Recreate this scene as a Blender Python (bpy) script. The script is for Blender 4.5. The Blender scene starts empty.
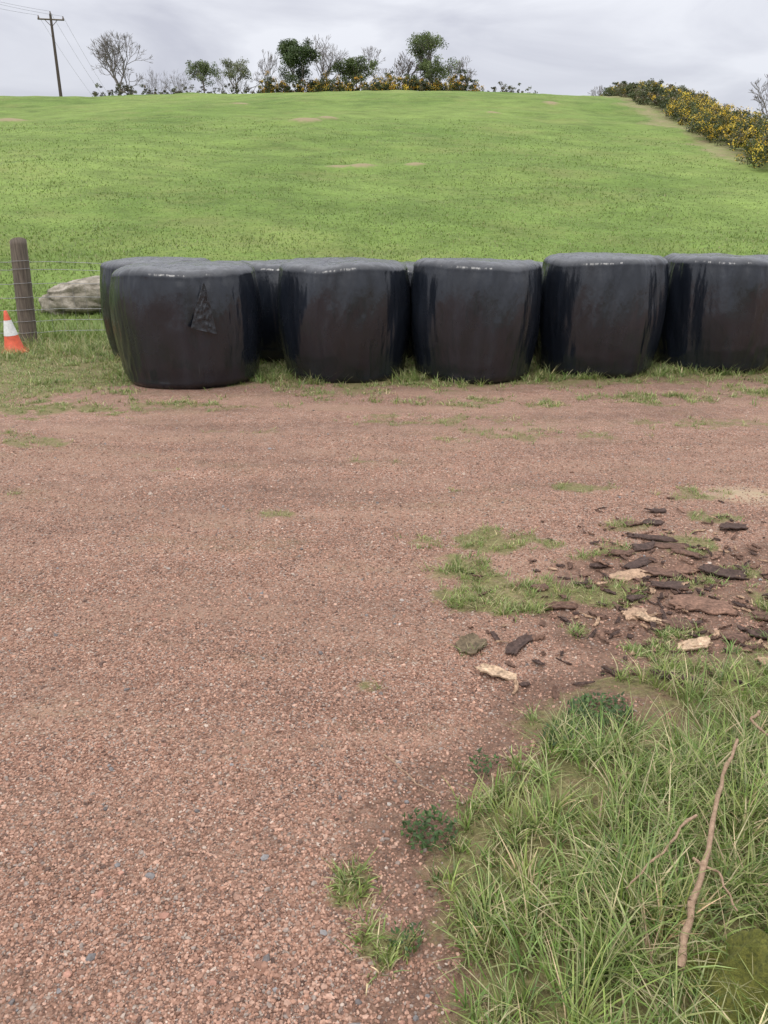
import bpy, math, random
import numpy as np
from mathutils import Vector, Matrix
random.seed(7); rng=np.random.default_rng(11)
scene=bpy.context.scene
scene.view_settings.view_transform='Standard'
scene.view_settings.look='None'
scene.view_settings.exposure=0

# ---------------------------------------------------------------- helpers
def smooth(a,b,x):
    t=np.clip((np.asarray(x,float)-a)/(b-a),0,1); return t*t*(3-2*t)
def _h(ix,iy,s):
    n=np.sin(ix*127.1+iy*311.7+s*74.7)*43758.5453
    return n-np.floor(n)
def vn(x,y,s=0):
    x=np.asarray(x,float);y=np.asarray(y,float)
    ix=np.floor(x);iy=np.floor(y);fx=x-ix;fy=y-iy
    fx=fx*fx*(3-2*fx);fy=fy*fy*(3-2*fy)
    return (_h(ix,iy,s)*(1-fx)+_h(ix+1,iy,s)*fx)*(1-fy)+(_h(ix,iy+1,s)*(1-fx)+_h(ix+1,iy+1,s)*fx)*fy
def fbm(x,y,s=0,o=4):
    v=0;a=.5;t=0
    for i in range(o):
        v=v+a*vn(x*2**i,y*2**i,s+i*3.1);t+=a;a*=.5
    return v/t

def mesh_obj(name,V,F,mat,col=None,smooth_=False,attrs=None,uv=None,link=True):
    V=np.asarray(V,dtype=np.float32).reshape(-1,3);F=np.asarray(F,dtype=np.int32)
    k=F.shape[1];m=bpy.data.meshes.new(name)
    m.vertices.add(len(V));m.vertices.foreach_set('co',V.ravel())
    m.loops.add(F.size);m.loops.foreach_set('vertex_index',F.ravel())
    m.polygons.add(len(F));m.polygons.foreach_set('loop_start',np.arange(0,F.size,k,dtype=np.int32))
    m.update(calc_edges=True)
    m.polygons.foreach_set('use_smooth',np.full(len(F),smooth_,dtype=bool))
    if col is not None:
        c=np.ones((len(V),4),np.float32);c[:,:3]=col
        a=m.attributes.new('Col','FLOAT_COLOR','POINT');a.data.foreach_set('color',c.ravel())
    if attrs:
        for kx,v in attrs.items():
            a=m.attributes.new(kx,'FLOAT','POINT');a.data.foreach_set('value',np.asarray(v,np.float32).ravel())
    if uv is not None:
        u=m.uv_layers.new(name='UVMap');uvl=np.asarray(uv,np.float32)[F.ravel()]
        u.data.foreach_set('uv',uvl.ravel())
    if mat: m.materials.append(mat)
    o=bpy.data.objects.new(name,m)
    if link: scene.collection.objects.link(o)
    return o
def empty(name,loc=(0,0,0)):
    o=bpy.data.objects.new(name,None);o.location=loc;o.empty_display_size=.2
    scene.collection.objects.link(o);return o

class NT:
    def __init__(s,name):
        s.m=bpy.data.materials.new(name);s.m.use_nodes=True;s.t=s.m.node_tree
        s.b=s.t.nodes['Principled BSDF'];s.out=s.t.nodes['Material Output']
    def n(s,ty,**kw):
        nd=s.t.nodes.new(ty)
        for k,v in kw.items(): setattr(nd,k,v)
        return nd
    def l(s,a,b): s.t.links.new(a,b)
    def coord(s,kind='Object',scale=(1,1,1)):
        tc=s.n('ShaderNodeTexCoord');mp=s.n('ShaderNodeMapping');mp.inputs['Scale'].default_value=scale
        s.l(tc.outputs[kind],mp.inputs['Vector']);return mp.outputs[0]
    def noise(s,vec,scale,detail=4,rough=.55):
        nd=s.n('ShaderNodeTexNoise');nd.inputs['Scale'].default_value=scale
        nd.inputs['Detail'].default_value=detail;nd.inputs['Roughness'].default_value=rough
        s.l(vec,nd.inputs['Vector']);return nd.outputs[0]
    def ramp(s,fac,stops,interp='LINEAR'):
        r=s.n('ShaderNodeValToRGB');r.color_ramp.interpolation=interp
        e=r.color_ramp.elements
        while len(e)<len(stops): e.new(.5)
        for i,(p,c) in enumerate(stops):
            e[i].position=p;e[i].color=(c,c,c,1) if np.isscalar(c) else (*c,1)
        s.l(fac,r.inputs[0]);return r.outputs[0]
    def mix(s,f,a,b,mode='MIX'):
        nd=s.n('ShaderNodeMix',data_type='RGBA',blend_type=mode)
        for val,idx in ((f,0),(a,6),(b,7)):
            if isinstance(val,(int,float)): 
                nd.inputs[idx].default_value=val if idx==0 else (val,val,val,1)
            elif isinstance(val,tuple): nd.inputs[idx].default_value=(*val,1)
            else: s.l(val,nd.inputs[idx])
        return nd.outputs[2]
    def math(s,op,a,b=0.):
        nd=s.n('ShaderNodeMath',operation=op)
        for i,v in enumerate((a,b)):
            if isinstance(v,(int,float)): nd.inputs[i].default_value=v
            else: s.l(v,nd.inputs[i])
        return nd.outputs[0]
    def bump(s,h,strength=.5,dist=.01,prev=None):
        nd=s.n('ShaderNodeBump');nd.inputs['Strength'].default_value=strength;nd.inputs['Distance'].default_value=dist
        s.l(h,nd.inputs['Height'])
        if prev: s.l(prev,nd.inputs['Normal'])
        return nd.outputs[0]
    def attr(s,name,out=2):
        a=s.n('ShaderNodeAttribute',attribute_name=name);return a.outputs[out]
    def col(s,c):
        if isinstance(c,tuple): s.b.inputs['Base Color'].default_value=(*c,1)
        else: s.l(c,s.b.inputs['Base Color'])
    def rough(s,r):
        if isinstance(r,(int,float)): s.b.inputs['Roughness'].default_value=r
        else: s.l(r,s.b.inputs['Roughness'])
    def normal(s,n): s.l(n,s.b.inputs['Normal'])
    def spec(s,v): s.b.inputs['Specular IOR Level'].default_value=v

# ---------------------------------------------------------------- terrain functions
_ys=np.arange(0,600,.25)
_sl=.199*smooth(11.4,16,_ys)
_sl=np.where(_ys>70,.199*(1-np.clip((_ys-70)/26,0,1)),_sl)
_sl=np.where(_ys>96,-.12*smooth(96,120,_ys),_sl)
_tz=np.cumsum(_sl)*.25
def gorse_x(Y): return 16.7+.125*(Y-36)
def hill_z(X,Y):
    X=np.asarray(X,float);Y=np.asarray(Y,float)
    yy=Y-np.clip(.12*(X+4.85),-1.5,2.4)
    z=np.interp(yy,_ys,_tz)
    rampf=smooth(13,60,Y)
    z=z+(fbm(X*.045+3,Y*.045,5,3)-.5)*1.1*rampf+.55*np.exp(-((X-9)/14)**2)*smooth(40,75,Y)-.35*smooth(-15,-35,X)*rampf
    z=z+(fbm(X*.6,Y*.6,9,3)-.5)*.16*smooth(12,18,Y)+(fbm(X*.17,Y*.22,19,3)-.5)*.45*smooth(16,30,Y)
    d=X-gorse_x(Y)
    z=z-.30*np.maximum(d-1.0,0)
    z=np.maximum(z,0)+.015
    return z
_px=np.array([0.4,.9,1.12,1.3,1.44,1.6,1.8,2.0,2.2,2.4,2.6,3.2,20])
_pv=np.array([-.18,-.08,-.01,.05,.07,.08,.15,.30,.42,.60,1.1,2.1,2.6])
def patch_x(Y): return np.interp(Y,_px,_pv)
def ground_z(X,Y):
    X=np.asarray(X,float);Y=np.asarray(Y,float)
    near=1-smooth(9.3,10.4,Y)
    z=(fbm(X*.7,Y*.7,2,3)-.5)*.045*smooth(0,1.0,Y)+(fbm(X*5,Y*5,4,3)-.5)*.012
    for (c0,w) in ((4.9,.16),(5.35,.13),(6.3,.18),(3.3,.15)):
        yc=c0+.10*X-.02*X*X
        z=z-.014*np.exp(-((Y-yc)/w)**2)*(.4+fbm(X*1.3,Y,c0,2))
    z=z+.05*smooth(-.05,.5,X-patch_x(Y))*(1-smooth(2.2,2.9,Y))*smooth(0,.8,Y)
    return z*near
PATCH=[(.52,3.13,.19,.17,1.35),(.42,3.42,.18,.14,1.15),(.62,3.70,.27,.16,1.05),(.99,3.12,.12,.10,1.3),(1.6,3.68,.14,.10,1.1),(1.33,3.95,.12,.08,.8),
 (2.02,4.5,.25,.10,.9),(1.27,4.62,.13,.07,1.2),(-.66,4.15,.14,.06,.9),(-.06,2.38,.04,.04,.8),(-.075,1.45,.05,.06,1.3),(-.02,1.29,.05,.05,1.2),
 (.98,2.62,.12,.08,1.2),(.40,3.0,.10,.07,.7),(.55,4.55,.14,.05,.8),(.2,3.75,.08,.05,.8),(-2.6,5.7,.25,.12,.9),(-3.6,5.9,.6,.2,.9),(1.1,5.9,.7,.18,.75),(.3,6.4,.7,.18,.75),(2.9,6.3,.9,.18,.75),
 (-3.4,6.8,1.0,.32,1.05),(1.9,2.2,.4,.7,1.4),(.33,2.62,.06,.05,.8),(1.42,3.25,.09,.07,1),(-1.5,5.0,.10,.05,.7),(-.1,5.2,.16,.06,.8),(1.2,2.75,.1,.06,1.),(.82,2.78,.08,.05,1.),(1.7,3.35,.1,.08,1.),(1.15,3.62,.1,.07,1),
 (1.85,4.1,.12,.08,.9),(.95,3.5,.10,.06,.9),(-1.9,6.9,.8,.18,.8),(.9,7.1,1.1,.2,.8),(2.6,7.3,.9,.25,.8),(3.6,7.6,.7,.25,.9),(-2.3,4.6,.1,.06,.6),(-1.1,6.1,.3,.1,.7)]
def patches(X,Y,n):
    f=0
    for (a,b,rx,ry,s) in PATCH:
        g=s*np.exp(-(((X-a)/rx)**2+((Y-b)/ry)**2)*.6)
        f=np.maximum(f,smooth(.2,.95,g+n*1.9*np.minimum(1,g*2.5))*min(1,s))
    return f
def grass_mask(x,y):
    X=np.asarray(x,float);Y=np.asarray(y,float)
    n=fbm(X*3.2,Y*3.2,21,4)-.5
    n3=fbm(X*9,Y*9,27,3)-.5
    n2=fbm(X*1.1,Y*1.1,33,3)-.5
    f=smooth(-.06,.24,X-patch_x(Y)+n*.45+n3*.2)*(1-smooth(2.2,2.65,Y+n*.9+n3*.3-.15*smooth(1.5,2.2,X)))
    f=np.maximum(f,patches(X,Y,n3+n*.6))
    yv=7.52+.17*np.maximum(X,0)-.42*smooth(-2.6,-3.6,X)
    v=smooth(-.45,.70,Y-yv+n*1.5+n2*.9+n3*.6)
    return np.clip(np.maximum(f,v),0,1)
def soil_mask(X,Y):
    n=fbm(X*2.4,Y*2.4,51,4)-.5
    e=((X-1.40)/.90)**2+((Y-3.05-.30*(X-1.35))/.62)**2
    s=(1-smooth(.4,1.35,e+n*1.8))*.85
    e2=smooth(-.30,-.02,X-patch_x(Y)+n*.35)*(1-smooth(2.6,3.0,Y))*.85
    e3=smooth(7.6,8.3,Y+n)*(1-smooth(9.5,10,Y))*smooth(-3.2,-2.6,X)*.6
    return np.clip(np.maximum(np.maximum(s,e2),e3),0,1)

# ---------------------------------------------------------------- materials
def mat_ground():
    M=NT('gravel_ground');o=M.coord()
    vo=M.n('ShaderNodeTexVoronoi');vo.inputs['Scale'].default_value=125;M.l(o,vo.inputs['Vector'])
    sp=M.n('ShaderNodeSeparateColor');M.l(vo.outputs['Color'],sp.inputs[0])
    vo2=M.n('ShaderNodeTexVoronoi');vo2.inputs['Scale'].default_value=260;M.l(o,vo2.inputs['Vector'])
    sp2=M.n('ShaderNodeSeparateColor');M.l(vo2.outputs['Color'],sp2.inputs[0])
    stops=[(0,(.085,.048,.036)),(.22,(.19,.100,.068)),(.5,(.285,.158,.108)),(.72,(.36,.212,.150)),(.87,(.26,.20,.165)),(1,(.46,.37,.30))]
    c1=M.ramp(sp.outputs[0],stops);c2=M.ramp(sp2.outputs[0],stops)
    sel=M.math('GREATER_THAN',sp.outputs[1],.5)
    g=M.mix(sel,c1,c2)
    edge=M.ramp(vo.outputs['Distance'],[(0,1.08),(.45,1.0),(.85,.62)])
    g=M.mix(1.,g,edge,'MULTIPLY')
    big=M.ramp(M.noise(M.coord(scale=(.45,1.7,1)),1.1,5,.6),[(.3,.74),(.5,1.0),(.7,1.20)])
    g=M.mix(1.,g,big,'MULTIPLY')
    mid=M.ramp(M.noise(o,9,5,.65),[(.3,.78),(.7,1.18)])
    g=M.mix(1.,g,mid,'MULTIPLY')
    dust=M.ramp(M.noise(M.coord(scale=(.35,1.2,1)),1.9,5,.6),[(.46,0),(.68,.6)])
    g=M.mix(dust,g,(.30,.195,.138))
    olive=M.ramp(M.noise(M.coord(scale=(.5,1.4,1)),1.3,7,.75),[(.53,0),(.72,.42)])
    g=M.mix(olive,g,(.165,.135,.070))
    sn=M.noise(o,40,6,.7)
    soil=M.ramp(sn,[(.3,(.055,.033,.023)),(.5,(.12,.070,.048)),(.7,(.21,.13,.09))])
    sm=M.ramp(M.math('ADD',M.attr('soil'),M.math('MULTIPLY',M.math('SUBTRACT',M.noise(o,14,4,.6),.5),1.2)),[(.3,0),(.85,.75)])
    c=M.mix(sm,g,soil)
    gn=M.noise(o,55,5,.7)
    gr=M.ramp(gn,[(.3,(.065,.060,.025)),(.5,(.14,.14,.05)),(.7,(.25,.22,.10))])
    gm=M.ramp(M.math('ADD',M.attr('grass'),M.math('MULTIPLY',M.math('SUBTRACT',M.noise(o,24,5,.7),.5),1.7)),[(.38,0),(1,.85)])
    c=M.mix(gm,c,gr)
    sd=M.ramp(M.math('ADD',M.attr('sawdust'),M.math('MULTIPLY',M.math('SUBTRACT',M.noise(o,12,5,.7),.5),.9)),[(.3,0),(.9,.7)])
    c=M.mix(sd,c,(.42,.33,.22))
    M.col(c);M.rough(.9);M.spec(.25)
    h=M.math('SUBTRACT',1.,vo.outputs['Distance'])
    h2=M.math('SUBTRACT',1.,vo2.outputs['Distance'])
    b=M.bump(h,.8,.005);b=M.bump(h2,.4,.0025,b);b=M.bump(M.noise(o,22,6,.7),.6,.018,b)
    M.normal(b);return M.m
def mat_hill():
    M=NT('field_grass_surface');o=M.coord()
    a=M.noise(o,.09,4,.6);b=M.noise(M.coord(scale=(.8,1.1,1)),.7,6,.7);c=M.noise(o,7,6,.75)
    g=M.ramp(a,[(.35,(.105,.162,.036)),(.65,(.160,.220,.056))])
    g=M.mix(1.,g,M.ramp(b,[(.3,.68),(.5,1.0),(.7,1.26)]),'MULTIPLY')
    g=M.mix(1.,g,M.ramp(c,[(.3,.75),(.5,1.),(.72,1.25)]),'MULTIPLY')
    y=M.ramp(M.noise(M.coord(scale=(.8,1.1,1)),.3,6,.75),[(.50,0),(.72,.6)])
    g=M.mix(y,g,(.215,.225,.08))
    br=M.ramp(M.math('ADD',M.attr('brown'),M.math('MULTIPLY',M.math('SUBTRACT',M.noise(o,1.6,5,.7),.5),1.)),[(.35,0),(.8,.85)])
    g=M.mix(br,g,(.27,.21,.13))
    M.col(g);M.rough(.9);M.spec(.15)
    bb=M.bump(c,.5,.05);bb=M.bump(b,.8,.3,bb);M.normal(bb);return M.m
def mat_blades(name='grass_blade',trans=.35):
    M=NT(name);c=M.attr('Col',0)
    c=M.mix(1.,c,M.ramp(M.noise(M.coord(),60,2),[(.3,.8),(.7,1.2)]),'MULTIPLY')
    M.col(c);M.rough(.45);M.spec(.4)
    tr=M.n('ShaderNodeBsdfTranslucent');M.l(c,tr.inputs[0])
    mx=M.n('ShaderNodeMixShader');mx.inputs[0].default_value=trans
    M.l(M.b.outputs[0],mx.inputs[1]);M.l(tr.outputs[0],mx.inputs[2]);M.l(mx.outputs[0],M.out.inputs[0])
    return M.m
def mat_vcol(name,rough=.85,bs=60,bd=.003,sc=(1,1,1),spec=.3,var=(.75,1.25)):
    M=NT(name);c=M.attr('Col',0);nn=M.noise(M.coord(scale=sc),bs,5,.65)
    c=M.mix(1.,c,M.ramp(nn,[(.3,var[0]),(.7,var[1])]),'MULTIPLY')
    M.col(c);M.rough(rough);M.spec(spec);M.normal(M.bump(nn,.7,bd));return M.m
def mat_film():
    M=NT('black_bale_film')
    st=M.coord('UV',(6,.6,1));st2=M.coord('UV',(38,1.6,1));wr=M.coord('UV',(5,2.2,1));ob=M.coord('Object',(1,1,.7))
    s1=M.noise(st,1.0,4,.5);s2=M.noise(st2,1.,4,.6);w=M.noise(wr,2.,5,.55);iso=M.noise(ob,2.6,5,.6)
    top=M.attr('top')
    c=M.ramp(s1,[(.3,(.0055,.007,.0105)),(.55,(.008,.0105,.016)),(.75,(.013,.0165,.024))])
    dust=M.math('MULTIPLY',top,M.ramp(M.noise(M.coord('Object',(1,1,1)),16,6,.8),[(.45,.0),(.75,.45)]))  # film sheen painted in with dust, pale speckle on the bale top
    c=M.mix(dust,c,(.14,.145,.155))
    c=M.mix(M.ramp(s2,[(.66,0),(.80,.45)]),c,(.05,.055,.065))
    drip=M.ramp(M.noise(M.coord('UV',(60,1.1,1)),1.,3,.6),[(.70,0),(.76,.35)])
    c=M.mix(drip,c,(.10,.10,.10))
    M.col(c);M.rough(M.ramp(iso,[(.3,.13),(.7,.32)]));M.spec(.68)
    b=M.bump(s1,.40,.035);b=M.bump(s2,.22,.004,b);b=M.bump(w,.40,.022,b)
    M.normal(b);return M.m
def mat_wood(name,a,b_,sc=(30,30,2.5)):
    M=NT(name);n=M.noise(M.coord(scale=sc),1.,6,.7)
    M.col(M.ramp(n,[(.3,a),(.7,b_)]));M.rough(.85);M.normal(M.bump(n,.9,.01));return M.m
def mat_plain(name,c,rough=.5,metal=0,var=.2,sc=20):
    M=NT(name);n=M.noise(M.coord(),sc,5,.65)
    M.col(M.ramp(n,[(.3,tuple(x*(1-var) for x in c)),(.7,tuple(min(1,x*(1+var)) for x in c))]))
    M.rough(rough);M.b.inputs['Metallic'].default_value=metal;M.normal(M.bump(n,.2,.003));return M.m
BL=mat_blades();LEAF=mat_blades('tree_leaf',.25)

# ---------------------------------------------------------------- ground
def axis(fine0,fine1,step,lo,hi,g=1.13):
    a=list(np.arange(fine0,fine1,step));s=step;x=a[-1]
    while x<hi: s*=g;x+=s;a.append(x)
    s=step;x=a[0];pre=[]
    while x>lo: s*=g;x-=s;pre.append(x)
    return np.array(pre[::-1]+a)
def grid(xs,ys):
    X,Y=np.meshgrid(xs,ys);nx,ny=len(xs),len(ys)
    i=np.arange(nx*ny).reshape(ny,nx)
    F=np.stack([i[:-1,:-1],i[:-1,1:],i[1:,1:],i[1:,:-1]],-1).reshape(-1,4)
    return X.ravel(),Y.ravel(),F
X,Y,F=grid(axis(-5.5,6,.035,-900,900),axis(.2,10.9,.035,-300,1400))
saw=np.exp(-(((X-2.25)/.3)**2+((Y-4.5)/.2)**2))
mesh_obj('ground',np.stack([X,Y,ground_z(X,Y)],1),F,mat_ground(),smooth_=True,
  attrs={'grass':grass_mask(X,Y),'soil':soil_mask(X,Y),'sawdust':saw})
MOLE=[(-22,50,1.2),(-4.3,47,1.0),(-.9,32.5,.6),(1.2,33.0,.45),(-10,60,.7),(-1.8,32.2,.5),(7,55,.6),(-26,44,.7),(-3.2,48.5,.8),(12,62,.7)]
X,Y,F=grid(axis(-22,24,.28,-300,300,1.09),axis(10.9,60,.2,10.85,330,1.03))
Z=hill_z(X,Y);Z=np.where(Y<11.0,-.05,Z)
br=smooth(-3.6,-1.2,X-gorse_x(Y)+(fbm(X*.3,Y*.3,3,3)-.5)*4)*(1-smooth(.2,1.5,X-gorse_x(Y)))*.62*smooth(30,40,Y)
for (a,b,r) in MOLE:
    g=np.exp(-(((X-a)/r)**2+((Y-b)/r)**2));br=np.maximum(br,g*1.1);Z=Z+.2*r*g
mesh_obj('grassy_hill',np.stack([X,Y,Z],1),F,mat_hill(),smooth_=True,attrs={'brown':br})

# ---------------------------------------------------------------- blades
def blades(bx,by,bz,L,W,az,a1,a2,droop,col,segs=4,tipc=None):
    N=len(bx);t=np.linspace(0,1,segs+1)[None,:]
    hor=L[:,None]*(a1[:,None]*t+a2[:,None]*t*t)
    ver=L[:,None]*(t*np.sqrt(np.maximum(1-a1**2*.5,.2))[:,None]-droop[:,None]*t*t)
    tw=az+np.pi/2+rng.normal(0,.5,N)
    dx,dy=np.cos(az)[:,None],np.sin(az)[:,None]
    cx=bx[:,None]+dx*hor;cy=by[:,None]+dy*hor;cz=bz[:,None]+ver
    w=W[:,None]*.5*(1-t**2.2*.93)
    wx,wy=np.cos(tw)[:,None]*w,np.sin(tw)[:,None]*w
    V=np.stack([np.stack([cx-wx,cy-wy,cz],-1),np.stack([cx+wx,cy+wy,cz],-1)],2)
    k=2*(segs+1);base=np.arange(N)[:,None]*k+np.arange(segs)[None,:]*2
    F=np.stack([base,base+1,base+3,base+2],-1).reshape(-1,4)
    C=np.repeat(col[:,None,:],k,1)
    if tipc is not None:
        tt=np.repeat(t.ravel()**2.5,2)[None,:,None];C=C*(1-tt)+tipc[:,None,:]*tt
    return V.reshape(-1,3),F,C.reshape(-1,3)
def pal(N,cols,wts,jit=.18):
    c=np.array(cols)[rng.choice(len(cols),N,p=np.array(wts)/sum(wts))]
    return c*(1+rng.normal(0,jit,(N,1))).clip(.5,1.6)
GREEN=[(.145,.215,.048),(.20,.275,.072),(.265,.32,.11),(.09,.145,.036),(.48,.41,.24)]
def tufts(name,cx,cy,per,Lm,Wm,spread,gw=(3,4,2,1.5,1),zf=ground_z,segs=4,dr=.35):
    n=len(cx);idx=np.repeat(np.arange(n),per);N=len(idx)
    r=np.abs(rng.normal(0,spread,N));th=rng.uniform(0,6.283,N)
    x=cx[idx]+r*np.cos(th);y=cy[idx]+r*np.sin(th)
    lean=rng.uniform(0,6.283,n)[idx];az=np.where(rng.random(N)<.6,th,lean)+rng.normal(0,.6,N)
    sc=(rng.uniform(.55,1.3,n))[idx]
    Ln=(Lm[idx] if np.ndim(Lm) else Lm)*sc*rng.uniform(.45,1.25,N)
    W=(Wm*rng.uniform(.5,1.4,N))
    a1=rng.uniform(.05,.6,N);a2=rng.uniform(.0,.75,N);d=rng.uniform(0,dr*1.6,N)
    c=pal(N,GREEN,gw);tint=(1+rng.normal(0,.14,(n,1)))[idx]*np.array([[1,1,1]])+rng.normal(0,.10,(n,1))[idx]*np.array([[1,.2,.4]]);c=c*tint.clip(.4,1.7)
    tip=np.where(rng.random((N,1))<.35,np.array([[.46,.41,.22]]),c*1.2)
    V,F,C=blades(x,y,zf(x,y)-.004,Ln,W,az,a1,a2,d,c,segs,tip)
    return mesh_obj(name,V,F,BL,col=C)
def sample(n,x0,x1,y0,y1,mask,pw=1.):
    x=rng.uniform(x0,x1,n);y=rng.uniform(y0,y1,n)
    k=rng.random(n)<mask(x,y)**pw;return x[k],y[k]
def frontmask(x,y):
    cl=fbm(x*3.6,y*3.6,66,3)
    return smooth(.2,.9,grass_mask(x,y))*smooth(.30,.56,cl+.16*smooth(0,.6,x-patch_x(y))*smooth(2.4,1.9,y))
cx,cy=sample(3100,-.3,2.7,.75,3.0,frontmask)
inner=smooth(.0,.5,cx-patch_x(cy))*smooth(2.7,2.0,cy)
tufts('foreground_grass',cx,cy,24,.045+.10*inner*(.3+1.1*fbm(cx*2.5,cy*2.5,77,2)),.0042,.020,(3,4,3,1.5,2.0))
px_=[];py_=[]
for (a,b,rx,ry,s) in PATCH:
    n=int(min(2600,rx*ry*6.5*2400));x=a+rng.uniform(-2,2,n)*rx;y=b+rng.uniform(-2,2,n)*ry
    k=(rng.random(n)<grass_mask(x,y)**1.3*(.75 if b<5 else .30))&~((x>patch_x(y)+.1)&(y<2.4))&(rng.random(n)<smooth(.26,.58,fbm(x*14,y*14,81,2)));px_.append(x[k]);py_.append(y[k])
cx=np.concatenate(px_);cy=np.concatenate(py_)
tufts('grass_patches',cx,cy,10,.020+.038*fbm(cx*4,cy*4,83,2),.0034,.018,(3,4,4,.8,1.8),segs=3)
def vm(x,y): return grass_mask(x,y)**1.2*.72*smooth(.24,.58,fbm(x*3.1,y*3.1,71,3)+.12*smooth(-3,-4,x))
cx,cy=sample(30000,-8,9,6.9,10.8,vm)
rg=np.where(cx<-3.0,.05+.16*smooth(8.8,10.8,cy),.055+.04*smooth(8,8.8,cy))
tufts('verge_grass',cx,cy,9,rg*(.4+1.1*fbm(cx*1.7,cy*1.7,88,3)),.006,.035,(3,4,4,1.,2.4),segs=3)
LT_=[(-1.32,8.15),(-1.22,8.25),(.28,8.15),(.35,8.25),(1.7,8.2),(1.78,8.3),(3.1,8.5),(3.2,8.65),(-2.85,8.5),(-2.75,8.2),(-4.6,10.5),(-5.1,10.5),(-3.6,9.9),(-3.9,10.3),(-1.1,8.6),(.3,8.5),(4.5,9.0),(-2.9,8.9),(-1.35,8.4),(-3.4,9.4),(-.7,7.98),(.9,7.98),(2.2,8.25),(3.7,8.55),(-3.6,8.0)]
x=np.concatenate([a+rng.normal(0,.14,18) for a,b in LT_]);y=np.concatenate([b+rng.normal(0,.06,18) for a,b in LT_])
tufts('tall_grass',x,y,10,.12,.006,.02,(3,4,3,1,2),segs=4)
# field
N=150000
u=rng.random(N);y=1/(1/11.0-u*(1/11.0-1/50.));x=rng.uniform(-1,1,N)*(y*.62+3)
k=(x<gorse_x(y)-1.5);x=x[k];y=y[k];N=len(x)
patch=fbm(x*.5,y*.5,61,3);big=fbm(x*.22,y*.35,63,3)
L=(.03+.07*patch+.20*np.exp(-(y-11)/1.6)*patch)*rng.uniform(.5,1.2,N)*(.6+.8*big)
c=pal(N,[(.145,.208,.050),(.18,.25,.066),(.225,.268,.09),(.115,.17,.042),(.29,.28,.13)],(3,4,2.5,.8,.6),.09)*(.80+.4*big[:,None])
V,F,C=blades(x,y,hill_z(x,y)-.01,L,(.007+.0008*y)*rng.uniform(.6,1.4,N),rng.uniform(0,6.28,N),rng.uniform(.05,.6,N),rng.uniform(0,.5,N),rng.uniform(0,.3,N),c,2)
mesh_obj('field_grass',V,F,BL,col=C)

# ---------------------------------------------------------------- gravel stones
phi=(1+5**.5)/2
ICO=np.array([(-1,phi,0),(1,phi,0),(-1,-phi,0),(1,-phi,0),(0,-1,phi),(0,1,phi),(0,-1,-phi),(0,1,-phi),(phi,0,-1),(phi,0,1),(-phi,0,-1),(-phi,0,1)])/math.sqrt(1+phi*phi)
ICF=np.array([(0,11,5),(0,5,1),(0,1,7),(0,7,10),(0,10,11),(1,5,9),(5,11,4),(11,10,2),(10,7,6),(7,1,8),(3,9,4),(3,4,2),(3,2,6),(3,6,8),(3,8,9),(4,9,5),(2,4,11),(6,2,10),(8,6,7),(9,8,1)])
def stones(name,x,y,z,R,col,mat,flat=.65):
    N=len(x);V=ICO[None]*(1+rng.uniform(-.28,.28,(N,12,1)))
    V=V*np.stack([rng.uniform(.7,1.4,N),rng.uniform(.7,1.1,N),rng.uniform(.45,.95,N)*flat/.65],1)[:,None,:]
    tl=rng.normal(0,.35,N);a=rng.uniform(0,6.28,N)
    ct,st=np.cos(tl)[:,None],np.sin(tl)[:,None]
    vy=V[:,:,1]*ct-V[:,:,2]*st;vz=V[:,:,1]*st+V[:,:,2]*ct
    ca,sa=np.cos(a)[:,None],np.sin(a)[:,None]
    vx=V[:,:,0]*ca-vy*sa;vy=V[:,:,0]*sa+vy*ca
    P=np.stack([vx,vy,vz],-1)*R[:,None,None]+np.stack([x,y,z],1)[:,None,:]
    F=(ICF[None]+np.arange(N)[:,None,None]*12).reshape(-1,3)
    return mesh_obj(name,P.reshape(-1,3),F,mat,col=np.repeat(col,12,0))
SM=mat_vcol('gravel_stone',.75,150,.001,spec=.4)
N=170000
u=rng.random(N);y=.85*(6.0/.85)**u
x=rng.uniform(-1,1,N)*(y*.55+.25)
g=grass_mask(x,y);s=soil_mask(x,y);k=(rng.random(N)>g*1.2)&(rng.random(N)>s*.6)&(fbm(x*1.3,y*2.2,91,3)+rng.normal(0,.12,N)>.34)
x=x[k];y=y[k];N=len(x)
SC=[(.285,.158,.108),(.35,.208,.148),(.20,.110,.076),(.12,.072,.054),(.24,.19,.16),(.40,.315,.255),(.37,.232,.17)]
stones('gravel',x,y,ground_z(x,y)+.0008,rng.lognormal(math.log(.0030),.32,N)*(1+.08*y),pal(N,SC,(6,5,5,2.5,1.6,.6,3),.14),SM)
N=480
y=.9*(7/.9)**rng.random(N);x=rng.uniform(-1,1,N)*(y*.55+.3)
k=grass_mask(x,y)<.3;x=x[k];y=y[k];N=len(x)
stones('loose_pebbles',x,y,ground_z(x,y)+.001,rng.lognormal(math.log(.0070),.36,N),pal(N,[(.20,.185,.18),(.34,.27,.22),(.12,.105,.10),(.34,.18,.13),(.38,.33,.29)],(3,2,2,3,.5),.15),SM)

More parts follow.
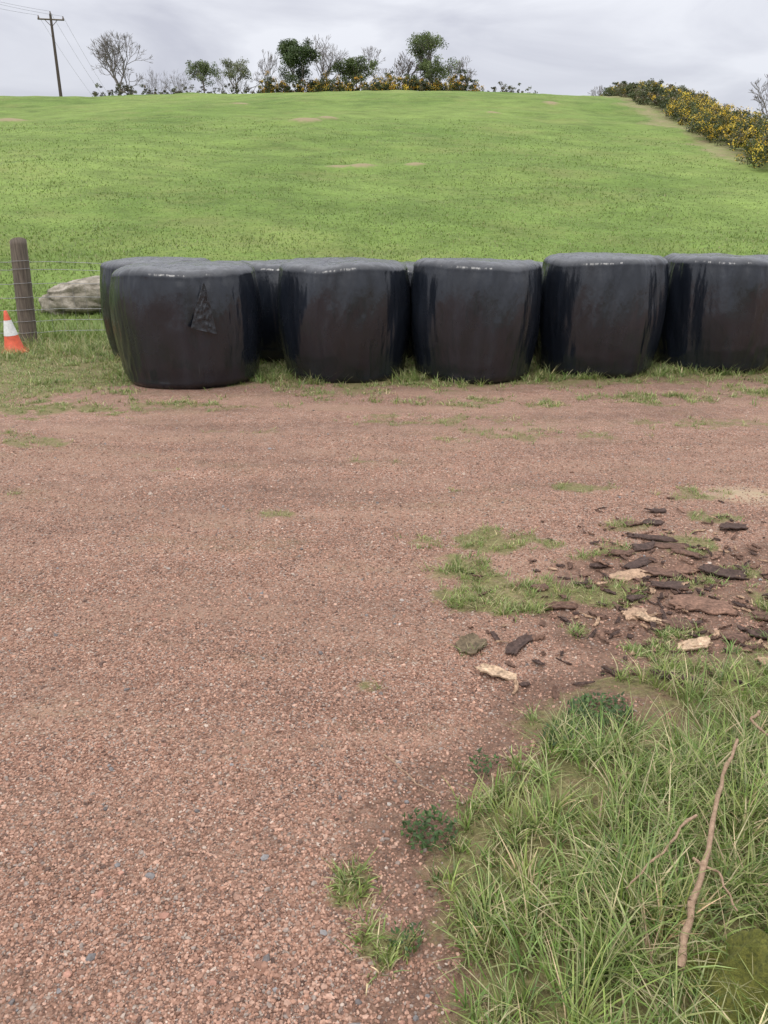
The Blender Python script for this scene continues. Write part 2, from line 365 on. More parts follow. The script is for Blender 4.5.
# ---------------------------------------------------------------- bark debris
def plate(cx,cy,l,w,az,col,th=.012,curl=.02,tilt=0,lift=.004):
    nu,nv=15,8;sd=random.random()*99
    u=np.linspace(-1,1,nu);v=np.linspace(-1,1,nv);U,Vv=np.meshgrid(u,v)
    e0=(vn((u+1)*3.5+sd,u*0+sd,1)-.5)*.55;e1=(vn((u+1)*3.5+sd,u*0+sd+9,1)-.5)*.55
    f0=(vn((v+1)*4+sd,v*0+3,2)-.5)*.35;f1=(vn((v+1)*4+sd,v*0+7,2)-.5)*.35
    top_=1+e1[None,:];bot_=-1-e0[None,:];sk=math.sin(sd*3)*.35
    yy=(bot_+(top_-bot_)*(Vv+1)/2)*w/2*(1-.25*smooth(.6,1,np.abs(U)))
    xx=(U+np.where(U>0,f1[:,None],f0[:,None])*np.abs(U)**2+sk*(w/l)*Vv)*l/2
    yy=yy+.10*l*math.sin(sd)*(U**2)
    zz=curl*(Vv**2)*np.sign(math.sin(sd*7))+ (fbm(U*3+sd,Vv*3,4,3)-.5)*.010 + tilt*xx
    top=np.stack([xx,yy,zz+th],-1).reshape(-1,3);bot=np.stack([xx,yy,zz],-1).reshape(-1,3)
    V=np.concatenate([top,bot]);n=nu*nv;i=np.arange(n).reshape(nv,nu)
    F=[*np.stack([i[:-1,:-1],i[:-1,1:],i[1:,1:],i[1:,:-1]],-1).reshape(-1,4)]
    F+= [f[::-1]+n for f in F]
    ring=list(i[0,:])+list(i[1:,-1])+list(i[-1,-2::-1])+list(i[-2:0:-1,0])
    for a,b in zip(ring,ring[1:]+ring[:1]): F.append(np.array([a,a+n,b+n,b]))
    ca,sa=math.cos(az),math.sin(az);x=V[:,0]*ca-V[:,1]*sa+cx;y=V[:,0]*sa+V[:,1]*ca+cy
    z=V[:,2]-V[:,2].min()+lift+float(ground_z(cx,cy));
    C=np.array(col)[None]*(1+1.1*(fbm(V[:,0]*40+sd,V[:,1]*190,3,3)-.5))[:,None]
    return np.stack([x,y,z],1),np.array(F),C
DK=(.066,.042,.034);DB=(.11,.064,.046);MB=(.17,.098,.068);TN=(.33,.22,.145);LT=(.43,.31,.21);GM=(.12,.09,.055)
PC=[(1.576,4.17,.11,.05,.2,DK),(1.48,3.98,.10,.07,-.3,DK),(1.37,3.95,.09,.05,.5,DB),(1.907,3.90,.15,.08,.1,DK),
(1.40,3.74,.22,.05,-.45,DK),(1.44,3.64,.20,.06,-.2,DB),(1.33,3.62,.14,.07,.4,DK),(1.155,3.30,.17,.10,.35,TN),(1.32,3.31,.20,.07,-.2,DB),(1.60,3.30,.20,.10,-.35,DK),(1.45,3.36,.16,.08,.3,MB),
(1.298,3.16,.18,.07,.1,DK),(.708,3.18,.07,.05,.4,DB),(.763,2.99,.14,.05,.05,DB),(1.37,2.98,.24,.15,-.3,MB),(1.058,2.91,.11,.09,.2,TN),(1.10,2.84,.12,.04,-.6,LT),(1.217,2.81,.12,.09,.2,DB),(.536,2.675,.17,.05,.95,DK),(.347,2.665,.13,.10,.9,GM),
(1.384,2.67,.09,.07,.4,DB),(1.502,2.69,.10,.06,-.2,DK),(1.206,2.61,.14,.06,.3,LT),(.409,2.45,.13,.055,-.5,LT),(1.03,2.33,.18,.035,-.6,DK),(1.25,3.45,.20,.06,.7,DK),(1.52,3.55,.14,.06,-.7,DB),(1.2,3.55,.13,.05,.1,DB),(1.05,3.42,.10,.04,.3,DK),(1.75,3.05,.2,.08,.6,DK),(1.62,2.85,.15,.07,-.4,DB),(1.42,2.45,.12,.05,.1,TN),(.62,2.72,.05,.03,.1,MB),(1.1,3.05,.08,.04,.5,DK),(.9,2.9,.07,.03,-.5,DB)]
Vs=[];Fs=[];Cs=[];off=0
def addp(*a,**k):
    global off
    V,F,C=plate(*a,**k);Vs.append(V);Fs.append(F+off);Cs.append(C);off+=len(V)
for i,(x,y,l,w,a,c) in enumerate(PC):
    addp(x,y,l,w,a,c,th=.006,curl=.006+.008*random.random(),tilt=random.uniform(-.10,.10),lift=.001)
for i in range(420):
    a=random.gauss(1.3,.45);b=3.08+.35*(a-1.35)+random.gauss(0,.45)
    if b<2.3 or a<.35: continue
    addp(a,b,random.uniform(.012,.07),random.uniform(.006,.024),random.uniform(0,3.1),random.choice([DK,DB,DB,MB,TN,DK]),th=.003,curl=.002,tilt=random.uniform(-.3,.3),lift=.001)
mesh_obj('bark_debris',np.concatenate(Vs),np.concatenate(Fs),mat_vcol('bark',.75,90,.006,(1,1,1),.22,(.5,1.5)),col=np.concatenate(Cs))

# ---------------------------------------------------------------- tubes
class Tubes:
    def __init__(s): s.V=[];s.F=[];s.n=0
    def seg(s,p0,p1,r0,r1,k=4):
        p0=np.array(p0,float);p1=np.array(p1,float);d=p1-p0;L=math.sqrt(d@d)
        if L<1e-6:return
        d/=L
        u=np.array([d[1],-d[0],0.]) if abs(d[2])<.95 else np.array([0,d[2],-d[1]])
        u/=math.sqrt(u@u);w=np.array([d[1]*u[2]-d[2]*u[1],d[2]*u[0]-d[0]*u[2],d[0]*u[1]-d[1]*u[0]])
        th=np.arange(k)*2*math.pi/k;ring=np.cos(th)[:,None]*u+np.sin(th)[:,None]*w
        s.V.append(p0+ring*r0);s.V.append(p1+ring*r1)
        i=np.arange(k);j=(i+1)%k
        s.F.append(np.stack([i,j,j+k,i+k],1)+s.n);s.n+=2*k
    def path(s,P,R,k=6):
        for i in range(len(P)-1): s.seg(P[i],P[i+1],R[i],R[i+1],k)
    def obj(s,name,mat,sm=True):
        return mesh_obj(name,np.concatenate(s.V),np.concatenate(s.F),mat,smooth_=sm)
STK=mat_wood('dead_stem',(.20,.12,.075),(.42,.29,.19),(60,60,60))
def stick(P,r):
    T=Tubes();P=[np.array(p) for p in P];Q=[];R=[]
    for i in range(len(P)-1):
        for t in np.linspace(0,1,6)[:-1]:
            Q.append(P[i]*(1-t)+P[i+1]*t+rng.normal(0,.0022,3))
    Q.append(P[-1]);R=[r*(1-.55*i/len(Q))*(1+.15*math.sin(i*2.3)) for i in range(len(Q))]
    T.path(Q,R,7);return T.obj('dead_stick',STK)
stick([(.60,1.15,.13),(.66,1.25,.15),(.76,1.42,.17),(.88,1.64,.18),(.99,1.80,.20)],.009)
stick([(.77,1.53,.18),(.66,1.43,.16),(.55,1.34,.14)],.0038)
stick([(.72,1.40,.16),(.76,1.36,.17),(.765,1.26,.16)],.0038)
stick([(1.0,1.60,.18),(.97,1.5,.18),(.99,1.35,.18)],.005)
stick([(.0,1.98,.012),(.08,1.86,.015),(.16,1.78,.02)],.003)
stick([(1.15,2.0,.15),(1.10,1.95,.16),(1.12,1.8,.17)],.006)
def weed(x,y,r,n,size,c=(.055,.10,.03)):
    th=rng.uniform(0,6.28,n);rr=r*np.sqrt(rng.random(n));bx=x+rr*np.cos(th);by=y+rr*np.sin(th)
    V,F,C=blades(bx,by,ground_z(bx,by)+rng.uniform(.005,.05,n),size*rng.uniform(.6,1.3,n),size*.7*rng.uniform(.7,1.2,n),rng.uniform(0,6.28,n),rng.uniform(.5,.9,n),rng.uniform(0,.2,n),rng.uniform(.1,.6,n),pal(n,[c,(c[0]*1.6,c[1]*1.5,c[2]*1.3)],(3,1)),3)
    return mesh_obj('broadleaf_weed',V,F,BL,col=C)
weed(.12,1.63,.075,230,.015);weed(.70,2.12,.10,420,.016);weed(.05,1.30,.04,70,.011);weed(.55,2.0,.06,120,.014);weed(.30,1.9,.05,80,.013)
def mound(name,x0,y0,rx,ry,h,mat,n=60,sd=3):
    xs=np.linspace(-1,1,n);X,Y,F=grid(xs,xs);d=np.sqrt(X**2+Y**2)
    z=h*(1-smooth(.2,1,d+.5*(fbm(X*3,Y*3,sd+5,3)-.5)))*(.6+.8*fbm(X*4+sd,Y*4,sd,4))-.01*smooth(.8,1,d)
    x=x0+X*rx;y=y0+Y*ry
    return mesh_obj(name,np.stack([x,y,ground_z(x,y)+z-.004],1),F,mat,smooth_=True)
MO=NT('moss');nn=MO.noise(MO.coord(),90,6,.8)
MO.col(MO.ramp(nn,[(.3,(.04,.045,.01)),(.5,(.17,.18,.03)),(.7,(.34,.32,.06))]));MO.rough(.95);MO.normal(MO.bump(nn,1,.02))
mound('moss_mound',.83,1.13,.24,.16,.15,MO.m)

# ---------------------------------------------------------------- silage bales
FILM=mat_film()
def bale(x,y,H,R,sd,rb=.9,rot=0.,tl=(0,0)):
    prof=[]
    for t in np.linspace(0,1,12): prof.append((rb*R*(.84+.16*math.sin(t*math.pi/2)),.11*(1-math.cos(t*math.pi/2))))
    for t in np.linspace(0,1,38)[1:]:
        zz=.11+t*(H-.215);q=t
        rr=R*(rb+(1-rb)*math.sin(min(1,q/.58)*math.pi/2) - .045*max(0,(q-.6)/.4)**2)
        prof.append((rr,zz))
    r0=prof[-1][0]
    for t in np.linspace(0,1,16)[1:]:
        a=t*math.pi/2;prof.append((r0-.155*(1-math.cos(a)),H-.105+.095*math.sin(a)))
    r1=prof[-1][0]
    for t in np.linspace(0,1,18)[1:]: prof.append((r1*(1-t)+.002,H-.01+.012*math.sin(t*math.pi/2)))
    prof=np.array(prof);S=280;th=np.linspace(0,2*math.pi,S+1)
    T,Pi=np.meshgrid(th,np.arange(len(prof)));r=prof[Pi,0].copy();z=prof[Pi,1].copy()
    zn=z/H;body=smooth(0,.08,zn);ring=smooth(.12,.5,r)
    cx,sy=np.cos(T),np.sin(T)
    def tn(f,zf,s,o=3): return fbm(cx*f+50,sy*f+zf*z+50,s+sd,o)-.5
    r+= tn(1.6,1.0,1)*.10*body*smooth(0,.4,r)
    r+= tn(5,1.4,2,2)*.026*ring
    pl=np.abs(fbm(T*12+sd,z*1.5,7+sd,3)-.5)*2
    sh=np.exp(-((zn-.94)/.10)**2)*ring
    r+= -(1-pl)**3*.012*sh
    seam=np.abs(fbm(T*22+z*2.5+sd,z*.6,17+sd,2)-.5)*2
    r+= -(1-seam)**5*.005*body*ring
    fold=np.abs(vn(T*1.6+sd,z*9+sd,23)-.5)*2
    r+= (1-fold)**5*.008*np.exp(-((zn-.14)/.14)**2)*ring
    X=r*cx;Y=r*sy
    flat=smooth(.95,1.0,zn)
    z=z+(fbm(X*5+sd,Y*5,31,3)-.5)*.025*smooth(.75,.97,zn)-(1-np.abs(fbm(X*7+sd,Y*7,37,3)-.5)*2)**4*.012*flat
    z=z+(fbm(X*1.3+sd*3,Y*1.3,41,2)-.5)*.07*smooth(.3,1,zn)
    z=z-.012;X=X+tl[0]*z;Y=Y+tl[1]*z
    V=np.stack([X,Y,z],-1).reshape(-1,3);n=S+1
    i=np.arange(len(V)).reshape(-1,n)
    F=np.stack([i[:-1,:-1],i[:-1,1:],i[1:,1:],i[1:,:-1]],-1).reshape(-1,4)
    arc=np.concatenate([[0],np.cumsum(np.hypot(np.diff(prof[:,0]),np.diff(prof[:,1])))])
    uv=np.stack([T*R+sd*3.3,arc[Pi]+sd*1.7],-1).reshape(-1,2)
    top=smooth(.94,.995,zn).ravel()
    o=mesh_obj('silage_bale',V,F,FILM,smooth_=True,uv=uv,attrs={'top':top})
    o.location=(x,y,0);o.rotation_euler=(0,0,rot)
    return o
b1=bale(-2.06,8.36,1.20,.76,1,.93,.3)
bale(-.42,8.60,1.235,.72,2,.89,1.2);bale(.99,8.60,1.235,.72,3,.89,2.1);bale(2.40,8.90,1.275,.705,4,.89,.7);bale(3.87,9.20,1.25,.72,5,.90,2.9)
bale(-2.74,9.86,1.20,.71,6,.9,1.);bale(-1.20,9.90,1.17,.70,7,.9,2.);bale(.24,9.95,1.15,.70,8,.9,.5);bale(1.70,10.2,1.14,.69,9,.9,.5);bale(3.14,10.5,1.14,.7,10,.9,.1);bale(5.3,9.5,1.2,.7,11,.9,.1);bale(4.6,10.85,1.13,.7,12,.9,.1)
nu=30;U,Vv=np.meshgrid(np.linspace(0,1,nu),np.linspace(0,1,nu))
wdt=(1-Vv)**.8;tx=.20+(U-.5)*.24*wdt+.03*Vv;tz=.62+Vv*.42-.07*U*(1-Vv)
cr=(np.abs(fbm(U*7+2+Vv*5,Vv*9-U*4,5,3)-.5)*2)*.026*np.sin(np.pi*np.clip(U,.02,.98))**.5
ang=-math.pi/2+.14+tx/.745;rr=.770+cr
Vf=np.stack([rr*np.cos(ang),rr*np.sin(ang),tz],-1).reshape(-1,3)
i=np.arange(nu*nu).reshape(nu,nu);Ff=np.stack([i[:-1,:-1],i[:-1,1:],i[1:,1:],i[1:,:-1]],-1).reshape(-1,4)
FM=NT('loose_film');q=FM.noise(FM.coord(),30,4,.7);FM.col(FM.ramp(q,[(.35,(.008,.0095,.012)),(.7,(.035,.038,.045))]));FM.rough(.22);FM.normal(FM.bump(q,.5,.01))
fl=mesh_obj('film_flap',Vf,Ff,FM.m,smooth_=True);fl.parent=b1;fl.rotation_euler=(0,0,-.3)

# ---------------------------------------------------------------- fence
PW=mat_wood('weathered_post',(.055,.042,.033),(.19,.155,.12),(40,40,3))
WR=mat_plain('galvanised_wire',(.30,.30,.30),.5,.5)
fence=empty('wire_fence',(-4.85,10.62,0))
def post(x,y,H,R,name,lean=0):
    nz,S=26,28;z=np.linspace(-.05,H,nz);th=np.linspace(0,2*math.pi,S+1)[:-1]
    T,Z=np.meshgrid(th,z);r=R*(1.0-.10*Z/H)*(1+.10*(fbm(np.cos(T)*2+9,np.sin(T)*2+Z*1.2,x*3,3)-.5)+.06*(fbm(T*7,Z*1.,8,2)-.5))
    zz=Z+.05*np.cos(T+1.)*smooth(H-.1,H,Z)
    V=np.stack([r*np.cos(T)+lean*Z,r*np.sin(T),zz],-1).reshape(-1,3)
    V=np.concatenate([V,[[lean*H,0,H+.01]]])
    i=np.arange(nz*S).reshape(nz,S);j=np.roll(i,-1,1)
    F=np.stack([i[:-1],j[:-1],j[1:],i[1:]],-1).reshape(-1,4)
    cap=np.stack([i[-1],j[-1],np.full(S,nz*S)],1)
    m=bpy.data.meshes.new(name);m.from_pydata(V.tolist(),[],F.tolist()+cap.tolist());m.materials.append(PW)
    for p in m.polygons:p.use_smooth=True
    o=bpy.data.objects.new(name,m);scene.collection.objects.link(o);o.parent=fence
    o.location=(x+4.85,y-10.62,float(hill_z(x,y))-.01 if y>11.2 else 0);return o
post(-4.83,10.62,1.36,.115,'strainer_post',.05)
fx=lambda t:(-4.85+t*11.6,10.75+t*1.45)
for k in range(1,6):
    a,b=fx(k*.22);post(a,b,1.0,.05,'post_%d'%k)
for k in range(1,4): post(-4.85-2.6*k,10.62+.35*k,1.15,.055,'side_post_%d'%k)
T=Tubes()
for h in (.18,.33,.48,.64,.82,1.0,1.1):
    P=[];
    for t in np.linspace(0,1,30):
        a,b=fx(t);P.append((a+4.85,b-10.62,h*(1-.10*min(1,t*5))+.02*math.sin(t*14)*.4+float(hill_z(a,b)) ))
    P[0]=(.03,-.02,h)
    T.path(P,[.0034]*len(P),4)
    P=[(-7.8*t,1.05*t-.02,h) for t in np.linspace(0,1,10)];T.path(P,[.0034]*10,4)
    T.path([(.02+.05*h+.122*math.cos(a),.122*math.sin(a),h+.004*a) for a in np.linspace(0,6.3,18)],[.003]*18,4)
for s in np.arange(.15,3.2,.16):
    t=s/11.6;a,b=fx(t);T.seg((a+4.85,b-10.62,.18),(a+4.85,b-10.62,.80),.0018,.0018,3)
w=T.obj('wires',WR);w.parent=fence

# ---------------------------------------------------------------- traffic cone
cone=empty('traffic_cone',(-4.80,10.12,.0))
OR=mat_plain('cone_orange',(.60,.10,.045),.55,0,.25,14);WH=mat_plain('cone_white',(.66,.66,.64),.5,0,.2,20)
def lathe(name,pr,mat,S=32,par=cone):
    V=[];F=[]
    for r,z in pr:
        for k in range(S): V.append((r*math.cos(k*6.28318/S),r*math.sin(k*6.28318/S),z))
    for i in range(len(pr)-1):
        for k in range(S): F.append((i*S+k,i*S+(k+1)%S,(i+1)*S+(k+1)%S,(i+1)*S+k))
    o=mesh_obj(name,V,F,mat,smooth_=True);o.parent=par;return o
cr_=lambda z:.125-.105*(z-.03)/.50
lathe('lower_body',[(.135,.025),(.13,.04),(cr_(.05),.05),(cr_(.23),.23)],OR)
lathe('white_sleeve',[(cr_(.23)+.003,.23),(cr_(.42)+.003,.42)],WH)
lathe('top_body',[(cr_(.42),.42),(cr_(.53),.53),(cr_(.53)-.006,.537),(.008,.53)],OR)
me=bpy.data.meshes.new('base');import bmesh
bm=bmesh.new();bmesh.ops.create_cube(bm,size=1);bmesh.ops.scale(bm,vec=(.34,.34,.03),verts=bm.verts)
bmesh.ops.bevel(bm,geom=[e for e in bm.edges],offset=.012,segments=2,affect='EDGES');bm.to_mesh(me);bm.free();me.materials.append(OR)
ob=bpy.data.objects.new('base',me);scene.collection.objects.link(ob);ob.parent=cone;ob.location=(0,0,.016)
cone.rotation_euler=(math.radians(3),math.radians(-4),.4)

# ---------------------------------------------------------------- boulder
def boulder(x,y,sx,sy,sz,rot):
    bm=bmesh.new();bmesh.ops.create_icosphere(bm,subdivisions=5,radius=1)
    V=np.array([v.co[:] for v in bm.verts])
    d=1+.35*(fbm(V[:,0]*1.3+V[:,2]*.9+5,V[:,1]*1.3+7,3,3)-.5)+.22*(fbm(V[:,0]*4+V[:,2]*4+5,V[:,1]*4+7+V[:,2]*3,8,4)-.5)
    V=np.sign(V)*np.abs(V)**.8*d[:,None]
    for v,c in zip(bm.verts,V): v.co=(c[0]*sx,c[1]*sy,c[2]*sz+.25*sz*c[0])
    m=bpy.data.meshes.new('boulder');bm.to_mesh(m);bm.free()
    for p in m.polygons:p.use_smooth=True
    M=NT('boulder_stone');n=M.noise(M.coord(),5,8,.7)
    M.col(M.ramp(n,[(.3,(.09,.08,.06)),(.48,(.25,.22,.17)),(.7,(.44,.39,.33))]));M.rough(.9);M.normal(M.bump(n,.9,.08));m.materials.append(M.m)
    o=bpy.data.objects.new('boulder',m);scene.collection.objects.link(o);o.location=(x,y,float(hill_z(x,y))+.24);o.rotation_euler=(0,-.05,rot)
boulder(-5.2,13.9,.76,.45,.30,.15)

# ---------------------------------------------------------------- trees
BK=mat_plain('tree_bark',(.17,.15,.14),.9,0,.3,6)  # bark grey lightened, painting haze into the distant branches
def skeleton(T,p,d,L,r,depth,ends,spread=.5,kids=(2,3),kk=4,up=.12,twig=.012):
    n=3 if depth>1 else 2;q=np.array(p,float);d=np.array(d,float)
    for i in range(n):
        d=d+rng.normal(0,.13,3)+np.array([0,0,up*.3]);d/=math.sqrt(d@d)
        q2=q+d*L/n;ra=r*(1-.3*i/n);rb=r*(1-.3*(i+1)/n)
        T.seg(q,q2,ra,rb,kk if depth>3 else 3);q=q2
        if i==1 and depth>1 and rng.random()<.8:
            dd=d+rng.normal(0,spread*1.3,3);dd/=math.sqrt(dd@dd)
            skeleton(T,q,dd,L*.66,max(twig,r*.5),depth-2,ends,spread,kids,kk,up,twig)
    ends.append(q) if depth<=1 else None
    if depth<=0: return
    for k in range(random.randint(*kids)):
        dd=d+rng.normal(0,spread,3)+np.array([0,0,up]);dd/=math.sqrt(dd@dd)
        skeleton(T,q,dd,L*random.uniform(.66,.88),max(twig,r*.62),depth-1,ends,spread,kids,kk,up,twig)
def leafmesh(C,R,per,size,cols,w,flatz=.8):
    C=np.array(C);n=len(C);idx=np.repeat(np.arange(n),per);N=len(idx)
    R=np.broadcast_to(R,(n,))
    g=rng.normal(0,1,(N,3));g/=np.linalg.norm(g,axis=1)[:,None];g*=(rng.random(N)**.45)[:,None];g[:,2]*=flatz
    P=C[idx]+g*R[idx][:,None]
    a=rng.normal(0,1,(N,3));a/=np.linalg.norm(a,axis=1)[:,None];b=np.cross(a,rng.normal(0,1,(N,3)));b/=np.linalg.norm(b,axis=1)[:,None]
    s=(size*rng.uniform(.6,1.4,N))[:,None]
    V=np.stack([P-a*s,P-b*s*.45,P+a*s,P+b*s*.45],1).reshape(-1,3)
    F=np.arange(N*4).reshape(N,4)
    cl=pal(n,cols,w,.22)[idx]*(1+rng.normal(0,.15,(N,1)));
    return V,F,np.repeat(np.clip(cl,.003,1),4,0)
def tree(name,X,Y,H,leafy=0,cols=None,w=None,depth=5,spread=.5,lr=.45,per=40,ls=.09,wid=1.,bush=False,twig=.010,W=None,kids=None):
    z=float(hill_z(X,Y));e=empty(name,(X,Y,z-.1));T=Tubes();ends=[]
    if bush:
        for k in range(6):
            d=np.array([rng.normal(0,.6),rng.normal(0,.6),1]);d/=np.linalg.norm(d)
            skeleton(T,(rng.normal(0,.15),rng.normal(0,.15),0),d,H*.30,.035,depth,ends,spread,(2,3),4,.15,twig)
    else: skeleton(T,(0,0,0),(0,0,1),H*.17,H*.015,depth,ends,spread,kids or ((2,3) if depth>5 else (3,3)),6,.14,twig)
    E=np.array(ends);A=np.concatenate(T.V);hz=np.percentile(A[:,2],99.5)
    cxm=(np.percentile(A[:,0],1)+np.percentile(A[:,0],99))/2;wx=np.percentile(A[:,0],99)-np.percentile(A[:,0],1)
    sz=H/hz;sx=(W/wx) if W else sz*wid
    def tr(v):
        v=v*np.array([sx,sx,sz]);v[:,0]-=cxm*sx*np.clip(v[:,2]/(H*.6),0,1);return v
    T.V=[tr(v) for v in T.V];E=tr(E)
    o=T.obj('trunk_and_branches',BK);o.parent=e
    if leafy:
        k=rng.random(len(E))<leafy;C=E[k]
        if len(C)>260: C=C[rng.choice(len(C),260,replace=False)]
        V,F,cc=leafmesh(C,lr,per,ls,cols,w);l=mesh_obj('foliage',V,F,LEAF,col=cc);l.parent=e
    return e
k=.106
def tx(px): return (px-384)*k
FR=[(.11,.145,.05),(.15,.19,.065),(.07,.10,.03)];EV=[(.05,.08,.026),(.08,.115,.036),(.032,.05,.018)]
tree('bare_tree',tx(120),92,6.6,depth=6,spread=.40,W=5.0,kids=(3,3))
tree('bare_tree',tx(150),94,3.6,depth=4,bush=True,spread=.5,W=3)
tree('bare_tree',tx(178),93,3.2,depth=4,bush=True,spread=.5,W=3)
tree('leafy_tree',tx(205),92,4.0,.8,FR,(3,2,2),depth=4,lr=.42,per=40,ls=.08,W=3.)
tree('leafy_tree',tx(238),92,4.2,.7,[(.11,.13,.055),(.14,.155,.065)],(3,2),depth=4,lr=.40,per=30,ls=.075,W=2.6)
tree('bare_tree',tx(263),93,5.2,depth=6,spread=.42,W=3.4,kids=(2,3))
tree('evergreen_tree',tx(301),91,5.6,1,EV,(3,2,1),depth=4,spread=.42,lr=.62,per=95,ls=.09,W=3.2)
tree('bare_tree',tx(326),95,6.8,depth=6,spread=.42,W=4.2,kids=(2,3))
tree('leafy_tree',tx(355),92,4.2,1,[(.08,.115,.035),(.115,.15,.05)],(3,2),depth=4,spread=.5,lr=.50,per=65,ls=.085,W=3.8)
tree('bare_tree',tx(384),95,5.6,depth=6,spread=.45,W=4.4,kids=(2,3))
tree('leafy_tree',tx(433),92,6.4,.9,FR,(3,2,2),depth=4,spread=.45,lr=.62,per=60,ls=.085,W=4.4)
tree('leafy_tree',tx(428),91,3.8,.9,FR,(3,2,2),depth=4,spread=.5,lr=.50,per=50,ls=.08,W=3.0)
tree('bare_tree',tx(462),93,4.4,depth=5,spread=.45,W=2.8)
tree('bare_tree',tx(412),95,4.6,depth=5,spread=.45,W=3.5)
tree('bare_tree',tx(225),95,3.8,depth=4,spread=.5,bush=True,W=4)
tree('bare_tree',tx(598),92,2.0,depth=4,spread=.5,bush=True,W=2.4)
tree('bare_tree',26.4,58,4.6,depth=6,spread=.45,W=3.2)
tree('bare_tree',tx(290),96,4.4,depth=4,spread=.5,bush=True,W=4)
def massbush(name,pts,per,size,cols,w,yel=None,yfrac=0):
    Cs=[];R=[]
    for (x,y,r,h) in pts:
        z=float(hill_z(x,y))
        n=max(6,int(14*r*r*h))
        for j in range(n):
            a=rng.uniform(0,6.28);q=r*math.sqrt(rng.random());hh=h*(1-.5*(q/r)**2)*rng.uniform(.25,1.)
            Cs.append((x+q*math.cos(a),y+q*math.sin(a),z+hh-.12));R.append(rng.uniform(.18,.34)*min(1.3,max(.7,r)))
    V,F,c=leafmesh(Cs,np.array(R),per,size,cols,w)
    if yel is not None:
        C=np.array(Cs)
        kk=rng.random(len(C))<yfrac
        V2,F2,c2=leafmesh(C[kk]+[0,-.08,.08],np.array(R)[kk]*1.15,int(per*1.0),size*.75,yel,[1]*len(yel))
        F2=F2+len(V);V=np.concatenate([V,V2]);F=np.concatenate([F,F2]);c=np.concatenate([c,c2])
    return mesh_obj(name,V,F,LEAF,col=c)
GC=[(.065,.085,.028),(.10,.12,.04),(.04,.055,.02),(.15,.125,.06)]
YE=[(.72,.50,.05),(.60,.41,.04),(.80,.60,.08)]
pts=[]
Y=33.
while Y<94:
    gx=gorse_x(Y)
    for rrow in range(3):
        pts.append((gx+.3+rrow*1.1+rng.normal(0,.3),Y+rng.normal(0,.4),rng.uniform(.8,1.2),rng.uniform(1.3,1.9)*(1 if Y<70 else .9)))
    Y+=1.0
near=[p for p in pts if p[1]<60];far=[p for p in pts if p[1]>=60]
massbush('gorse_hedge',near,44,.055,GC,(3,2,2,1),YE,.42)
massbush('gorse_hedge',far,34,.08,[(.07,.09,.035),(.11,.125,.05),(.15,.125,.07)],(3,2,1),YE,.06)
pts=[(tx(p)+rng.normal(0,.2),90+rng.normal(0,.8),rng.uniform(.8,1.2),rng.uniform(2.0,3.0)) for p in np.arange(270,472,5)]
massbush('gorse_bushes',pts,32,.085,GC,(3,2,2,1),[(.62,.36,.04),(.72,.48,.06)],.30)
pts=[(tx(p)+rng.normal(0,.3),91+rng.normal(0,.8),rng.uniform(.5,.9),rng.uniform(1.4,2.2)) for p in list(np.arange(98,275,7))+[489,497,503,511,518,526,534]]
massbush('scrub_hedge',pts,26,.085,[(.09,.085,.05),(.10,.11,.05),(.15,.125,.085)],(2,2,1))

# ---------------------------------------------------------------- utility pole
PX,PY=-34.3,92.;pz=float(hill_z(PX,PY));up=empty('utility_pole',(PX,PY,pz))
ztop=21.9-pz
T=Tubes();zz=np.linspace(0,ztop,8);T.path([(0,0,a) for a in zz],[.17-.05*a/ztop for a in zz],10);o=T.obj('pole',mat_wood('pole_wood',(.045,.035,.03),(.09,.07,.055)));o.parent=up
dirw=np.array([-50-PX,170-PY]);dirw=dirw/np.linalg.norm(dirw);perp=np.array([dirw[1],-dirw[0]])
T=Tubes()
a=perp*1.3;T.seg((-a[0],-a[1],ztop-.45),(a[0],a[1],ztop-.45),.075,.075,4)
T.seg((-a[0]*.5,-a[1]*.5,ztop-.45),(0,0,ztop-1.1),.03,.03,4);T.seg((a[0]*.5,a[1]*.5,ztop-.45),(0,0,ztop-1.1),.03,.03,4)
o=T.obj('crossarm',PW);o.parent=up
T=Tubes();WT=Tubes()
for s in (-1.2,0,1.2):
    q=perp*s;zb=ztop-.4 if s else ztop
    T.path([(q[0],q[1],zb),(q[0],q[1],zb+.08),(q[0],q[1],zb+.16),(q[0],q[1],zb+.28)],[.05,.09,.06,.05],8)
    for (ex,ey,ez) in ((-50,170,19.),(-46,48,21.)):
        P=[]
        for t in np.linspace(0,1,24):
            P.append((q[0]+(ex-PX)*t,q[1]+(ey-PY)*t,zb+.28+(ez-pz-ztop)*t-4*1.3*t*(1-t)))
        WT.path(P,[.012]*24,3)
o=T.obj('insulators',mat_plain('insulator',(.10,.06,.045),.3));o.parent=up
o=WT.obj('power_lines',mat_plain('power_line',(.16,.16,.17),.6));o.parent=up

# ---------------------------------------------------------------- world and sun
w=bpy.data.worlds.new('World');scene.world=w;w.use_nodes=True;nt=w.node_tree;nt.nodes.clear()
N_=nt.nodes.new;L_=nt.links.new
SE,SR=math.radians(52),math.radians(205)
sky=N_('ShaderNodeTexSky');sky.sky_type='NISHITA';sky.sun_disc=False;sky.sun_elevation=SE;sky.sun_rotation=SR
bg1=N_('ShaderNodeBackground');bg1.inputs[1].default_value=.1;L_(sky.outputs[0],bg1.inputs[0])
tc=N_('ShaderNodeTexCoord');sx=N_('ShaderNodeSeparateXYZ');L_(tc.outputs['Generated'],sx.inputs[0])
gr=N_('ShaderNodeValToRGB');e=gr.color_ramp.elements
e[0].position=0;e[0].color=(.66,.67,.73,1);e[1].position=1;e[1].color=(2.85,2.85,2.9,1)
x=e.new(.26);x.color=(.86,.87,.93,1)
L_(sx.outputs[2],gr.inputs[0])
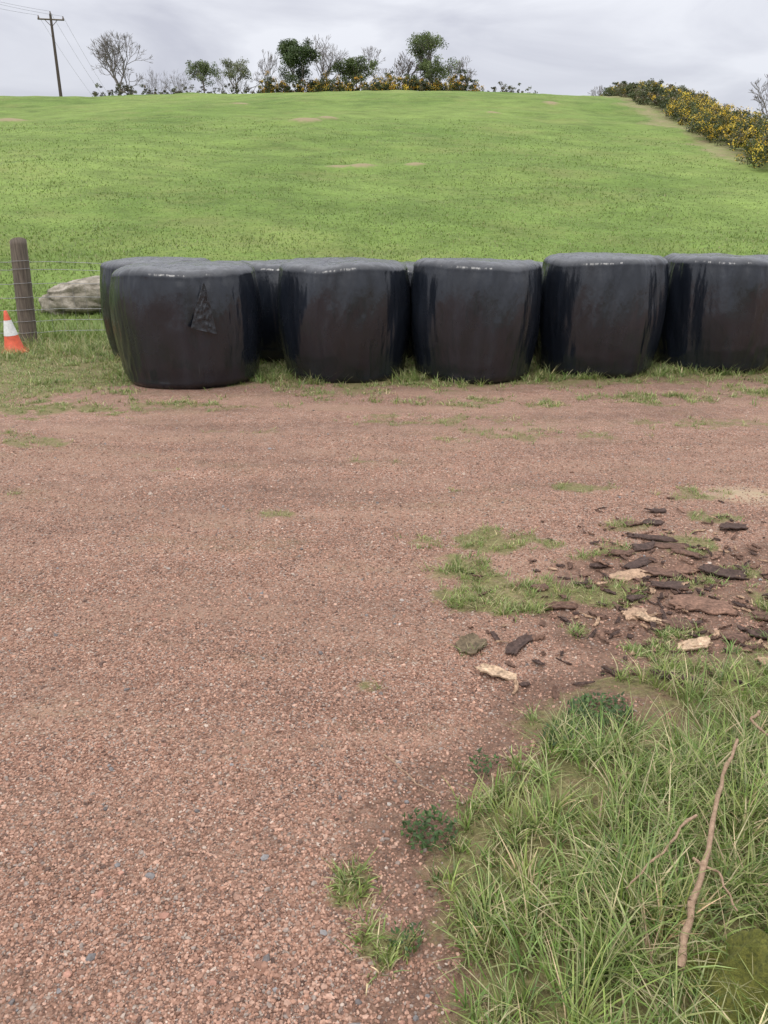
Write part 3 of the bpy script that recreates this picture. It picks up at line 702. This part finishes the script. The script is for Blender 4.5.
mp=N_('ShaderNodeMapping');mp.inputs['Scale'].default_value=(1.9,1.9,7.);mp.inputs['Location'].default_value=(3.1,1.7,.4);L_(tc.outputs['Generated'],mp.inputs[0])
no=N_('ShaderNodeTexNoise');no.inputs['Scale'].default_value=1.7;no.inputs['Detail'].default_value=6;no.inputs['Roughness'].default_value=.5;no.inputs['Distortion'].default_value=.5;L_(mp.outputs[0],no.inputs[0])
cr=N_('ShaderNodeValToRGB');cr.color_ramp.elements[0].position=.38;cr.color_ramp.elements[0].color=(.78,.78,.82,1);cr.color_ramp.elements[1].position=.60;cr.color_ramp.elements[1].color=(1.13,1.13,1.12,1)
L_(no.outputs[0],cr.inputs[0])
ml=N_('ShaderNodeMix');ml.data_type='RGBA';ml.blend_type='MULTIPLY';ml.inputs[0].default_value=1;L_(gr.outputs[0],ml.inputs[6]);L_(cr.outputs[0],ml.inputs[7])
bg2=N_('ShaderNodeBackground');bg2.inputs[1].default_value=1;L_(ml.outputs[2],bg2.inputs[0])
ms=N_('ShaderNodeMixShader');ms.inputs[0].default_value=.9;L_(bg1.outputs[0],ms.inputs[1]);L_(bg2.outputs[0],ms.inputs[2])
wo=N_('ShaderNodeOutputWorld');L_(ms.outputs[0],wo.inputs[0])
sd=bpy.data.lights.new('sun','SUN');sd.energy=1.3;sd.angle=math.radians(25);sd.color=(1,.96,.9)
so=bpy.data.objects.new('sun',sd);scene.collection.objects.link(so)
dv=Vector((math.sin(SR)*math.cos(SE),math.cos(SR)*math.cos(SE),math.sin(SE)))
so.rotation_euler=dv.to_track_quat('Z','Y').to_euler()

# ---------------------------------------------------------------- camera
cd=bpy.data.cameras.new('camera');cd.sensor_width=36;cd.lens=27.07;cd.clip_start=.05;cd.clip_end=3000
co=bpy.data.objects.new('camera',cd);scene.collection.objects.link(co)
co.location=(0,0,1.55);co.rotation_euler=(math.radians(90-20.4),0,0)
scene.camera=co
print('verts',sum(len(o.data.vertices) for o in scene.objects if o.type=='MESH'))
